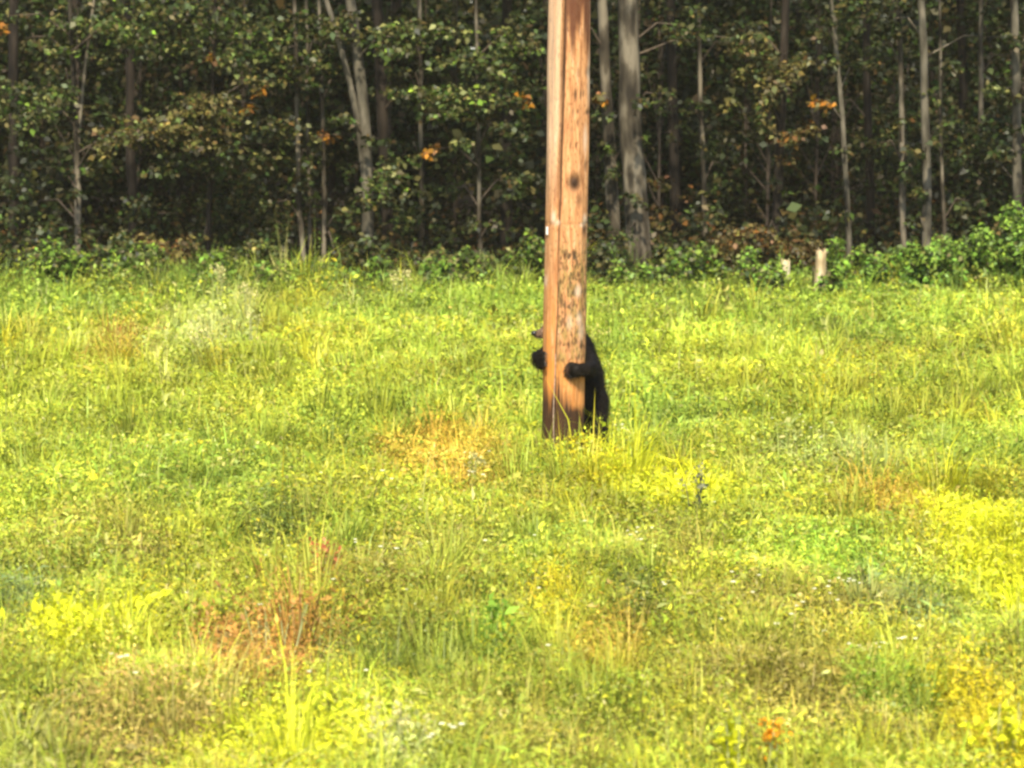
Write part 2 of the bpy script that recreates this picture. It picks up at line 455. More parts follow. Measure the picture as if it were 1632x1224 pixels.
# the wood far behind reads as one mass
g = np.random.default_rng(77)
N = 26000
c = np.stack([g.uniform(-34, 34, N), g.uniform(65, 74, N), g.uniform(0, 15, N)], 1)
names = ['dark', 'green', 'olive', 'brown']
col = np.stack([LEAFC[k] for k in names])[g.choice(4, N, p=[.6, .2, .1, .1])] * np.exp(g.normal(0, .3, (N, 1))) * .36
d = g.normal(size=(N, 3)); nn = g.normal(size=(N, 3)); nn[:, 1] -= 1
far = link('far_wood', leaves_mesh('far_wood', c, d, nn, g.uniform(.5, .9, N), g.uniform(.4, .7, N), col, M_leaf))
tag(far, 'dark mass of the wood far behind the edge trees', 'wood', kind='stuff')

# ------------------------------------------------------------------ shrubs at the forest edge
def shrub(name, label, px, ptop, rx, Y, mix, n=700, size=.065, group=None, cat='shrub', seed=0):
    g = np.random.default_rng(3000 + seed)
    ptop -= g.uniform(2, 30)
    c = P(px, 440, Y); gz = float(ground_z(c[0], Y)); top = P(px, ptop, Y)[2]
    hh = top - gz; n = int(n * 1.2); rxm = rx * Y / F
    root = empty(name, (c[0], Y, gz), label, cat, group)
    cl, st = [], []
    k = max(6, int(rxm * 9))
    for q in range(k):
        a = g.random() * 6.28; rr = g.random() ** .6
        e = np.array([c[0] + math.cos(a) * rr * rxm * .85, Y + math.sin(a) * rr * min(rxm, .6) * .8, gz + hh * (.45 + .45 * g.random()) * (1 - .35 * rr ** 2)])
        b = np.array([c[0] + (e[0] - c[0]) * .35, Y + (e[1] - Y) * .35, gz - .02])
        st.append(tube_arrays([b, (b + e) / 2 + [0, 0, .08], e], [.010, .008, .003], 4))
        cl.append(cloud(e, (rxm * .33, .25, hh * .22), n // k, mix, size, g))
        cl.append(cloud((b + e) / 2, (rxm * .33, .25, hh * .28), n // (2 * k), mix, size, g))
    tag(link('stems', join_tubes('stems', st, M_twig), root), kind='stuff')
    foliage('foliage', cl, root)
    return root

GE = [('lime', 4), ('green', 3), ('bright', 2), ('olive', 1.5), ('pale', 1)]
S_ = [('bright leafy green shrub under the speckled birch', 1445, 372, 75, 35.0, GL, 1500), ('tallest bright green shrub at the right edge of the forest', 1600, 335, 60, 34.8, GL, 1500),
      ('bright green shrub between the speckled birch and the right edge trunk', 1540, 372, 60, 35.2, GL, 1200), ('low green shrub right of the two pale stumps', 1370, 405, 50, 34.6, GL, 700),
      ('brownish bush left of the pale stumps', 1180, 372, 80, 36.0, GB, 1100), ('reddish brown bush behind the pale stumps', 1270, 372, 55, 36.2, GB, 800),
      ('dark green bush at the foot of the thickest trunk', 1060, 385, 55, 36.0, G1, 800), ('green bush just right of the wooden pole at the forest edge', 968, 400, 40, 35.6, G1, 500),
      ('light green bush just left of the wooden pole at the forest edge', 835, 398, 45, 35.4, G3 + [('lime', 4)], 700), ('green bush with pale tips midway between forked trunk and pole', 760, 408, 50, 35.4, G3 + [('lime', 4)], 700),
      ('dark bush right of the forked trunk base', 665, 385, 65, 36.0, G1, 900), ('dark bush hiding the base of the forked trunk', 575, 398, 50, 36.0, G1, 600),
      ('rounded dark green bush left of the three thin stems', 410, 372, 75, 36.2, G3, 1200), ('russet bush under the spreading maple', 280, 350, 65, 36.3, GB + [('tan', 2)], 1000),
      ('low green bush at the foot of the far left maple', 165, 385, 65, 36.0, G3, 800), ('green bush at the far left edge of the forest', 40, 375, 75, 36.0, G1, 1000),
      ('low olive bush under the dark gap at left', 235, 408, 60, 35.4, G3 + [('lime', 2)], 600), ('low bush in front of the three thin stems', 485, 412, 60, 35.5, G1 + [('lime', 2)], 600),
      ('pale green herb bush at the left field edge near the far left maple', 100, 398, 70, 35.2, GE, 800), ('dim green bush left of the russet bush', 215, 392, 50, 35.6, GE, 600), ('green herb bush in front of the spreading maple', 345, 405, 60, 34.8, GE, 700),
      ('wide green herb bush in front of the rounded dark bush', 440, 415, 60, 34.8, GE, 700), ('green herb bush at the foot of the forked trunk', 600, 415, 55, 34.9, GE, 700), ('bright herb bush between forked trunk and pole, nearer the trunk', 700, 410, 50, 34.8, GE, 700),
      ('low green herb bush right of the pole in front of the thickest trunk', 1005, 418, 50, 35.0, GE, 600), ('green herb bush right of the thickest trunk', 1110, 405, 60, 35.2, GE, 800), ('low yellowish herb bush below the brownish bush', 1200, 418, 50, 34.8, GE, 500),
      ('green bush behind the low one right of the stumps', 1345, 385, 50, 35.6, GE, 700), ('small green herb bush in front of the taller pale stump', 1325, 432, 26, 33.7, GE, 260), ('small green herb bush in front of the shorter pale stump', 1232, 436, 28, 33.7, GE, 260), ('large green bush at the right edge in front of the tallest one', 1625, 385, 60, 34.2, GL, 1100), ('bright green low bush below the speckled birch', 1490, 402, 60, 34.2, GL, 900),
      ('tall leafy bush inside the forest right of the speckled birch', 1570, 200, 70, 37.4, GD, 1500), ('tall dim bush between the spreading maple and the three stems', 390, 270, 70, 37.2, G1, 1400)]
for k, (lb, px, pt, rx, Y, mix, n) in enumerate(S_):
    shrub('shrub', lb, px, pt, rx, Y, mix, n, seed=k)
# understory saplings deeper in the shade share four meshes
sap = []
for v in range(4):
    g = np.random.default_rng(1500 + v)
    cl, st = [], []
    for k in range(16):
        a = g.random() * 6.28; z = g.uniform(.3, 3.6); rr = g.random() * .8
        e = np.array([math.cos(a) * rr, math.sin(a) * rr, z])
        st.append(tube_arrays([[0, 0, z * .7], e * [.5, .5, 1], e], [.012, .008, .003], 4))
        cl.append(cloud(e, (.5, .5, .2), 60, GD, .09, g))
    st.append(tube_arrays([[0, 0, -.05], [.03, .02, 1.8], [0, .05, 3.9]], [.03, .02, .006], 6))
    sap.append((join_tubes('stems', st, M_twig), leaves_mesh('foliage', *cat_clouds(cl), M_leaf)))
for i in range(70):
    y = random.uniform(39.6, 48); x = random.uniform(-1, 1) * (y * .18 + 1.5)
    root = empty('sapling', (x, y, float(ground_z(x, y))), 'dark leafy sapling in the shaded understory between the trunks', 'sapling', 'saplings in the forest understory', random.uniform(0, 6.28))
    for nm, me in zip(('stems', 'foliage'), sap[i % 4]):
        o = bpy.data.objects.new(nm, me); COL.objects.link(o); o.parent = root

# low undergrowth over the forest floor
g = np.random.default_rng(88)
N = 34000
y = 36.4 + 14 * g.random(N) ** 1.7; x = g.uniform(-1, 1, N) * (y * .18 + 1.5)
hh = (.12 + .75 * vnoise(x / .5, y / .6, 61) * vnoise(x / 1.6, y / 1.9, 62) * 1.7) * g.random(N) ** .6
names = ['dark', 'green', 'olive', 'brown', 'rust']
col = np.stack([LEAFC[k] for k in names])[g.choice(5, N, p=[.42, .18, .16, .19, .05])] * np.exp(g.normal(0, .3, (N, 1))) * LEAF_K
d = g.normal(size=(N, 3)); d[:, 2] = d[:, 2] * .5; nn = g.normal(size=(N, 3)) * .6; nn[:, 2] += 1; nn[:, 1] -= .5
L = .085 * np.exp(g.normal(0, .3, N))
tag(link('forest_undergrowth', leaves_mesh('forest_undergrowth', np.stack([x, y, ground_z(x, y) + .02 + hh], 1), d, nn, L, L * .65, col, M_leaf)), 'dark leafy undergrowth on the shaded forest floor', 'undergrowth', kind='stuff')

# two pale stumps at the edge
def stump(px, py_top, wpx, Y, label, jag):
    g = np.random.default_rng(int(px))
    c = P(px, 440, Y); gz = float(ground_z(c[0], Y)); top = P(px, py_top, Y)[2]
    root = empty('tree_stump', (c[0], Y, gz), label, 'stump', None)
    r = wpx / 2 * Y / F; n = 16
    zz = np.linspace(gz - .05, top, 9)
    pts = np.stack([c[0] + .03 * (zz - gz), np.full(9, Y), zz], 1)
    V, q = tube_arrays(pts, r * (1.25 - .3 * (zz - gz) / (top - gz)), n, .15, int(px))
    V = V.reshape(9, n, 3)
    V[-1, :, 2] += jag * (g.random(n) - .2); V[-2, :, 2] += jag * .3 * (g.random(n) - .2)
    V = V.reshape(-1, 3)
    ctr = np.array([[c[0], Y, top - .06]])
    Vt = np.concatenate([V, ctr]); base = 8 * n
    loops = list(q.ravel()); tot = [4] * len(q)
    for j in range(n): loops += [base + j, base + (j + 1) % n, len(V)]; tot.append(3)
    link('wood', mesh_arrays('wood', Vt, loops, tot, M_stump, smooth=False), root)
    # strips of bark still hanging on the far side
    for a0 in (.2, 1.5, 2.7):
        sv, sq = [], []
        for k, z in enumerate(np.linspace(gz, gz + (top - gz) * (.55 + .3 * g.random()), 6)):
            for a in (a0, a0 + .35, a0 + .7):
                sv.append([c[0] + math.cos(a) * r * 1.36, Y + math.sin(a) * r * 1.36, z])
        for k in range(5):
            for m in range(2): sq.append([k * 3 + m, k * 3 + m + 1, k * 3 + m + 4, k * 3 + m + 3])
        o = link('bark', mesh_arrays('bark', sv, np.array(sq), np.full(len(sq), 4), M_grey), root)
        so = o.modifiers.new('thick', 'SOLIDIFY'); so.thickness = .012
stump(1250, 417, 15, 34.2, 'shorter pale broken stump at the forest edge, left of the pair', .06)
stump(1306, 405, 17, 34.3, 'taller pale splintered stump at the forest edge, right of the pair', .11)

# ------------------------------------------------------------------ meadow
POLE_Y = 20.0
pb = P(898, 660, POLE_Y); PX = pb[0]
GR = {k: lin(*v) for k, v in dict(
    lime=(196, 205, 64), green=(158, 184, 68), yel=(228, 210, 44), olive=(176, 164, 72), dark=(108, 122, 48), rust=(200, 148, 74), tan=(196, 172, 92),
    straw=(222, 212, 140), pale=(192, 200, 116), vivid=(146, 186, 62), oran=(220, 184, 72), brite=(224, 226, 44), blue=(148, 168, 102)).items()}
PATCH = [  # px, py, rx, ry, colour, strength
    (200, 530, 60, 36, 'rust', .5), (330, 500, 90, 60, 'pale', .6), (90, 600, 200, 90, 'lime', .5), (700, 690, 110, 40, 'oran', .7), (765, 725, 60, 25, 'oran', .6),
    (400, 1010, 110, 55, 'rust', .85), (190, 1050, 40, 30, 'rust', .6), (220, 1125, 170, 60, 'tan', .8), (150, 975, 100, 45, 'brite', .95), (470, 1150, 200, 55, 'brite', .6), (650, 1190, 70, 40, 'pale', .7),
    (430, 795, 70, 35, 'dark', .7), (320, 725, 130, 50, 'green', .6), (1060, 740, 120, 35, 'brite', .8), (1430, 775, 95, 40, 'oran', .7), (1590, 850, 100, 110, 'brite', .95),
    (1590, 1130, 90, 110, 'yel', .95), (1280, 920, 200, 50, 'olive', .7), (1250, 1060, 190, 80, 'olive', .85), (960, 1000, 70, 50, 'oran', .7), (1010, 900, 60, 60, 'dark', .6), (880, 920, 50, 60, 'yel', .6),
    (800, 1005, 45, 28, 'vivid', .8), (600, 985, 110, 40, 'dark', .5), (1070, 645, 70, 35, 'green', .8), (1340, 700, 130, 25, 'pale', .5), (20, 930, 60, 50, 'blue', .6), (1420, 1060, 80, 40, 'vivid', .5),
    (680, 850, 130, 60, 'olive', .5), (150, 820, 140, 50, 'olive', .45), (950, 725, 80, 24, 'yel', .4), (1560, 700, 90, 50, 'green', .5), (1150, 560, 180, 50, 'lime', .5), (1300, 480, 300, 40, 'green', .5),
    (700, 470, 200, 30, 'green', .6), (100, 470, 200, 25, 'green', .7), (420, 590, 120, 50, 'lime', .4), (1060, 830, 80, 40, 'olive', .5), (560, 880, 100, 40, 'olive', .45), (1330, 850, 80, 40, 'vivid', .4),
    (820, 1130, 160, 60, 'olive', .5), (1450, 920, 90, 60, 'blue', .4), (60, 1190, 80, 40, 'straw', .4), (1000, 560, 40, 50, 'green', .6), (950, 480, 120, 40, 'green', .5), (520, 880, 22, 25, 'rust', .8), (480, 960, 80, 30, 'rust', .35)]
PG = []
for (px, py, rx, ry, c, s) in PATCH:
    p0 = G(px, py); pr = G(px + rx, py); pu = G(px, py - ry); pd = G(px, py + ry)
    PG.append((p0[0], p0[1], abs(pr[0] - p0[0]), abs(pu[1] - pd[1]) / 2, GR[c], s))

def meadow_colour(x, y, g):
    mott = np.exp(.28 * (vnoise(x / .55, y / .75, 71) - .5) * 2 + .22 * (vnoise(x / .2, y / .26, 72) - .5) * 2)   # darker and paler species
    return (_mc(x, y, g) * .55 + _mc(x, y, g) * .45) * mott[:, None]

def _mc(x, y, g):
    n = len(x)
    base = np.stack([GR[k] for k in ('lime', 'green', 'olive', 'yel', 'dark', 'tan')])
    a = vnoise(x / .9, y / 1.2, 11); b = vnoise(x / .35 + 7, y / .5, 12)
    m = .6 * a + .4 * b
    pr = np.stack([1.6 + 0 * m, .75 + 1.6 * np.clip(.6 - m, 0, 1) * 2, .25 + .9 * np.clip(m - .45, 0, 1) * 2, .15 + 1.0 * np.clip(m - .5, 0, 1) * 2, .08 + .5 * np.clip(.45 - m, 0, 1) * 2, .10 + .4 * np.clip(b - .6, 0, 1) * 2], 1)
    pr[:, 2] *= np.clip((24 - y) / 8, .75, 1.3); pr[:, 5] *= np.clip((24 - y) / 8, .6, 1.3)
    cp = np.cumsum(pr, 1); cp /= cp[:, -1:]
    k = (g.random((n, 1)) > cp).sum(1)
    col = base[np.clip(k, 0, 5)].copy()
    wob = .45 * (vnoise(x / .3, y / .4, 15) - .5)
    for (cx, cy, rx, ry, c, s) in PG:
        q = ((x - cx) / rx) ** 2 + ((y - cy) / ry) ** 2
        wgt = s * np.clip(1.35 - q + wob, 0, 1)
        sel = g.random(n) < wgt
        col[sel] = c
    ew = np.clip(edge_weed(x, y) * 1.5, 0, .9)
    sel = g.random(n) < ew
    eg = np.stack([lin(112, 140, 52), lin(92, 118, 46), lin(138, 158, 62), lin(120, 116, 56)])[g.choice(4, n, p=[.38, .3, .2, .12])]
    col[sel] = eg[sel]
    sp = g.random(n)
    col[sp < .03] = GR['straw']
    return np.clip(col * np.exp(g.normal(0, .30, (n, 1))) * (1 + g.normal(0, .06, (n, 3))) * .70, .005, .9)

def edge_weed(x, y):
    # taller, darker herbs grow along the forest edge
    f = np.clip((y - 32.2 - 1.2 * vnoise(x / 1.1, y / 1.1, 26) + np.clip(-x, 0, 6) * .10) / 3.0, 0, 1)
    return f * (.25 + 1.2 * np.clip(vnoise(x / .8 + 3, y / 1.2, 27) - .25, 0, 1))

def meadow_height(x, y):
    h = .06 + .17 * vnoise(x / .5, y / .65, 21) * (.45 + vnoise(x / 1.7, y / 2.1, 22)) + .07 * vnoise(x / .17, y / .2, 23)
    dp = np.hypot(x - PX, (y - (POLE_Y - .15)) * .8)
    return h * (1 + .8 * np.exp(-(dp / .5) ** 2)) * np.interp(y, [10, 27, 34, 38], [1, 1, .85, .8]) + edge_weed(x, y) * .30 * vnoise(x / .28, y / .3, 25)

def scatter(y0, y1, dens, g, marg=1.2):
    hw = lambda y: y * .1763 + marg
    A = (hw(y0) + hw(y1)) * (y1 - y0)
    n = int(A * dens)
    y = g.uniform(y0, y1, int(n * 1.4)); x = g.uniform(-1, 1, len(y)) * hw(y1)
    ok = np.abs(x) < hw(y)
    x, y = x[ok][:n], y[ok][:n]
    ok = np.hypot(x - PX, y - POLE_Y) > .17
    ok &= y < edge_y(x) + .3 * g.random(len(x)) + .1
    return x[ok], y[ok]

g = np.random.default_rng(5)
bl, lf = [], []
for (y0, y1, db, dl, ls, bw) in [(9.6, 14, 800, 2900, .019, .005), (14, 18, 700, 2300, .022, .0055), (18, 22, 600, 1800, .025, .006), (22, 28, 450, 1200, .030, .008), (28, 37.5, 260, 750, .038, .011)]:
    x, y = scatter(y0, y1, db, g)
    n = len(x); hh = meadow_height(x, y) * np.exp(g.normal(.10, .28, n))
    col = meadow_colour(x, y, g)
    bl.append((np.stack([x, y, ground_z(x, y)], 1), g.uniform(0, 6.28, n), hh, bw * np.exp(g.normal(0, .3, n)), np.clip(g.normal(.62, .3, n), .05, 1.3), col))
    x, y = scatter(y0, y1, dl, g)
    n = len(x); hh = meadow_height(x, y) * (g.random(n) ** .32) * 1.05
    col = meadow_colour(x, y, g)
    d = g.normal(size=(n, 3)); d[:, 2] = d[:, 2] * .45 + .2
    nn = g.normal(size=(n, 3)) * .5; nn[:, 2] += 1; nn[:, 1] -= .35
    L = ls * np.exp(g.normal(0, .38, n)); thin = np.where(g.random(n) < .45, .28, .6)
    L = np.where(thin < .4, L * 1.5, L)
    lf.append((np.stack([x, y, ground_z(x, y) + hh], 1), d, nn, L, L * thin, col))
    # tussocks and bushy herbs: each keeps one colour, which makes the mounds
    px_, py_ = scatter(y0, y1, np.interp(y0, [9, 28], [15, 11]), g)
    n = len(px_); pc = meadow_colour(px_, py_, g); kind = g.random(n)
    near = (np.abs(px_ - PX - .04) < .50) & (py_ > 19.0) & (py_ < 19.86)
    big = .72 + .75 * vnoise(px_ / 1.3, py_ / 1.6, 28) ** 1.3
    hp = np.exp(g.normal(0, .22, n)) * .25 * big * np.interp(py_, [10, 30, 38], [1, 1, .85]) * (1 + 1.1 * edge_weed(px_, py_))
    rp = np.exp(g.normal(0, .25, n)) * .15 * big
    hp = np.where(near, np.clip(hp * 1.8, .36, .52), hp)
    # keep the low mounds from growing through the pole or the bear
    clear = np.hypot(px_ - PX, py_ - POLE_Y) > .30
    clear &= ~((np.abs(px_ - PX - .12) < .42) & (py_ > 19.95) & (py_ < 20.85))
    bush = (kind < np.where(near, .2, .58)) & clear; fount = clear & ~bush
    m = int(np.interp(y0, [9, 14, 18, 22, 28], [170, 150, 125, 90, 60]))
    ib = np.repeat(np.nonzero(bush)[0], m); N = len(ib)
    u = unit(g.normal(size=(N, 3))); u[:, 2] = np.abs(u[:, 2]) * 1.1
    q = (g.random(N) ** .30)[:, None]
    off = u * q * np.stack([rp[ib], rp[ib], hp[ib]], 1)
    c = np.stack([px_[ib], py_[ib], ground_z(px_[ib], py_[ib])], 1) + off
    d = unit(u * .6 + g.normal(size=(N, 3)) * .7 + [0, 0, .1]); nn = u + g.normal(size=(N, 3)) * .45 + [0, 0, .7]
    L = ls * 1.05 * np.exp(g.normal(0, .3, N)); thin = np.where((ib * 7919 % 3) == 0, .3, .62)
    L = np.where(thin < .4, L * 1.6, L)
    col = (pc[ib] * .72 + meadow_colour(c[:, 0], c[:, 1], g) * .28) * np.exp(g.normal(0, .12, (N, 1)))
    lf.append((c, d, nn, L, L * thin, col))
    m = int(np.interp(y0, [9, 14, 18, 22, 28], [70, 60, 52, 40, 26]))
    ib = np.repeat(np.nonzero(fount)[0], m); N = len(ib)
    phi = g.uniform(0, 6.28, N); rr = rp[ib] * .45 * g.random(N) ** .5
    b = np.stack([px_[ib] + np.cos(phi) * rr, py_[ib] + np.sin(phi) * rr, ground_z(px_[ib], py_[ib])], 1)
    col = (pc[ib] * .75 + meadow_colour(b[:, 0], b[:, 1], g) * .25) * np.exp(g.normal(0, .14, (N, 1)))
    bl.append((b, phi - math.pi / 2 + g.normal(0, .5, N), hp[ib] * 1.1 * np.exp(g.normal(0, .2, N)), bw * np.exp(g.normal(0, .25, N)), np.clip(g.normal(.65, .3, N), .05, 1.3), col))
a = [np.concatenate([q[k] for q in bl]) for k in range(6)]
tag(link('meadow_grass', blades_mesh('meadow_grass', *a, M_grass)), 'long yellow green grass blades of the meadow', 'grass', kind='stuff')
a = [np.concatenate([q[k] for q in lf]) for k in range(6)]
tag(link('meadow_weeds', leaves_mesh('meadow_weeds', *a, M_grass)), 'small leaved weeds growing through the meadow grass', 'weeds', kind='stuff')

# ------------------------------------------------------------------ single plants in the meadow
M_stalk = noisy_mat('stalk', [(.3, (.22, .24, .08)), (.7, (.42, .42, .18))], (30, 30, 10))
M_darkstalk = noisy_mat('dark_stalk', [(.3, (.05, .05, .03)), (.7, (.14, .13, .08))], (30, 30, 10))
def plant(name, label, px, py, hgt, spread, n, head, leafc, cat='plant', group=None, size=.03, headsize=.014, stems=6, mat=None, seed=0):
    """py = where its middle shows; stalks with leaves and small heads at the tips"""
    g = np.random.default_rng(4000 + seed)
    b = G(px, py, hgt * .75); gz = float(ground_z(b[0], b[1]))
    root = empty(name, (b[0], b[1], gz), label, cat, group)
    st, cl, hd = [], [], []
    for k in range(stems):
        a = g.random() * 6.28; rr = spread * g.random() ** .7
        e = np.array([b[0] + math.cos(a) * rr, b[1] + math.sin(a) * rr, gz + hgt * g.uniform(.75, 1.05)])
        s = np.array([b[0] + math.cos(a) * rr * .4, b[1] + math.sin(a) * rr * .4, gz - .01])
        m = (s + e) / 2 + g.normal(0, .012, 3)
        st.append(tube_arrays([s, m, e], [.005, .004, .002], 5))
        m_ = n // stems
        t = g.random(m_) ** .7
        pts = s + (e - s) * t[:, None] + g.normal(0, .03, (m_, 3)) * spread / .15
        d = g.normal(size=(m_, 3)); d[:, 2] += .3; nn = g.normal(size=(m_, 3)) * .5; nn[:, 2] += 1
        L = size * np.exp(g.normal(0, .3, m_))
        cl.append((pts, d, nn, L, L * .5, np.clip(leafc * np.exp(g.normal(0, .25, (m_, 1))) * .72, 0, .9)))
        if head is not None:
            hn = 14
            pts = e + g.normal(0, 1, (hn, 3)) * np.array([.022, .022, .03]) * headsize / .014
            d = g.normal(size=(hn, 3)); L = headsize * 1.6 * np.exp(g.normal(0, .3, hn))
            hd.append((pts, d, g.normal(size=(hn, 3)), L, L * .7, np.clip(head * np.exp(g.normal(0, .2, (hn, 1))) * .8, 0, .9)))
    tag(link('stalks', join_tubes('stalks', st, mat or M_stalk), root), kind='stuff')
    foliage('leaves', cl, root, mat=M_grass)
    if hd: foliage('seed_heads', hd, root, mat=M_grass)
    return root
ST, RU, DK, WH = GR['straw'], GR['rust'], GR['dark'], lin(240, 238, 205)
PL = [('weed_plant', 'dark leaved weed with a grey stalk right of the bear in the yellow grass', 1115, 770, .40, .10, 60, lin(150, 150, 120), lin(70, 86, 50), M_darkstalk),
      ('dock_plant', 'small reddish brown dock plant alone in the olive grass at left', 517, 882, .36, .08, 60, lin(190, 110, 70), lin(190, 120, 70), None),
      ('flower_plant', 'orange flowered plant at the bottom edge right of centre', 1246, 1195, .30, .06, 40, lin(244, 160, 30), GR['lime'], None),
      ('grass_tuft', 'vivid green tuft standing in the middle foreground', 795, 985, .34, .10, 160, None, GR['vivid'], None),
      ('weed_plant', 'pale headed weed in front of the pole base on the left', 755, 742, .30, .04, 40, ST, GR['lime'], None),
      ('weed_plant', 'pale seeded tall weed at the far left near the forest edge', 345, 440, .55, .14, 70, ST, GR['pale'], None),
      ('weed_plant', 'pale seeded weed standing right of the tallest pale weed', 395, 470, .48, .14, 70, ST, GR['pale'], None),
      ('weed_plant', 'cream seeded weed beside the tan patch at far left', 320, 545, .42, .14, 70, ST, GR['pale'], None),
      ('weed_plant', 'cream seeded weed between the two pale weeds, lower down the field', 405, 520, .40, .12, 60, ST, GR['pale'], None),
      ('weed_plant', 'yellowish pointed weed near the forest edge between forked trunk and pole', 765, 415, .55, .12, 90, None, GR['green'], None),
      ('weed_plant', 'pale green weed near the forest edge left of the pointed one', 640, 445, .42, .14, 80, ST, GR['pale'], None),
      ('weed_plant', 'bright lime weed, left of the pair in the left foreground', 100, 985, .28, .20, 260, None, GR['brite'], None),
      ('weed_plant', 'bright lime weed, right of the pair in the left foreground', 215, 965, .28, .16, 220, None, GR['brite'], None),
      ('sorrel_plant', 'rust orange sorrel, larger one in the left foreground', 440, 1000, .34, .16, 160, RU, RU, None),
      ('sorrel_plant', 'rust orange sorrel, smaller one left of the larger sorrel', 350, 1030, .30, .14, 120, RU, RU, None),
      ('grass_tuft', 'tall yellow tuft at the lower right edge', 1590, 1165, .42, .14, 220, None, GR['brite'], None),
      ('grass_tuft', 'upright lime tuft at the bottom, left of the orange flowered plant', 1165, 1190, .40, .05, 80, None, GR['brite'], None),
      ('weed_plant', 'pale green weed at the bottom edge left of centre', 640, 1190, .32, .18, 180, ST, GR['pale'], None)]
for k, (nm, lb, px, py, hg, sp, n, hc, lc, mt) in enumerate(PL):
    plant(nm, lb, px, py, hg, sp, n, hc, lc, mat=mt, seed=k, size=.05 if 'tuft' in nm or 'lime' in lb else .032, stems=9 if sp > .13 else 5)
# scattered small white flower heads
def flowers(px, py, rx, ry, n, seed):
    g = np.random.default_rng(6000 + seed)
    out = []
    for _ in range(n):
        p = G(px + g.normal(0, rx * .5), py + g.normal(0, ry * .5), .27)
        p[2] = ground_z(p[0], p[1]) + meadow_height(p[0], p[1]) * 1.05 + .03
        m = 7
        a = np.arange(m) / m * 6.28 + g.random()
        d = np.stack([np.cos(a), np.sin(a) - .2, .5 + 0 * a], 1)
        nn = np.tile([0, -.5, 1.0], (m, 1))
        k = np.exp(g.normal(0, .15))
        out.append((np.tile(p, (m, 1)), d, nn, np.full(m, .013 * k), np.full(m, .009 * k), np.tile(WH * .8, (m, 1))))
    return out
fl = []
for k, a in enumerate([(1400, 1000, 50, 14, 16), (1345, 910, 40, 8, 9), (995, 662, 40, 10, 10), (1300, 680, 70, 14, 8), (760, 735, 12, 8, 3), (340, 545, 40, 20, 8), (500, 850, 200, 60, 8), (1010, 840, 30, 30, 7), (200, 1070, 40, 40, 6), (700, 1180, 60, 20, 7),
                       (1300, 950, 200, 60, 14), (800, 900, 500, 250, 24)]):
    fl += flowers(*a, k)
tag(foliage('white_flowers', fl, None, mat=M_grass), 'tiny white flower heads dotted through the meadow', 'flowers', kind='stuff')

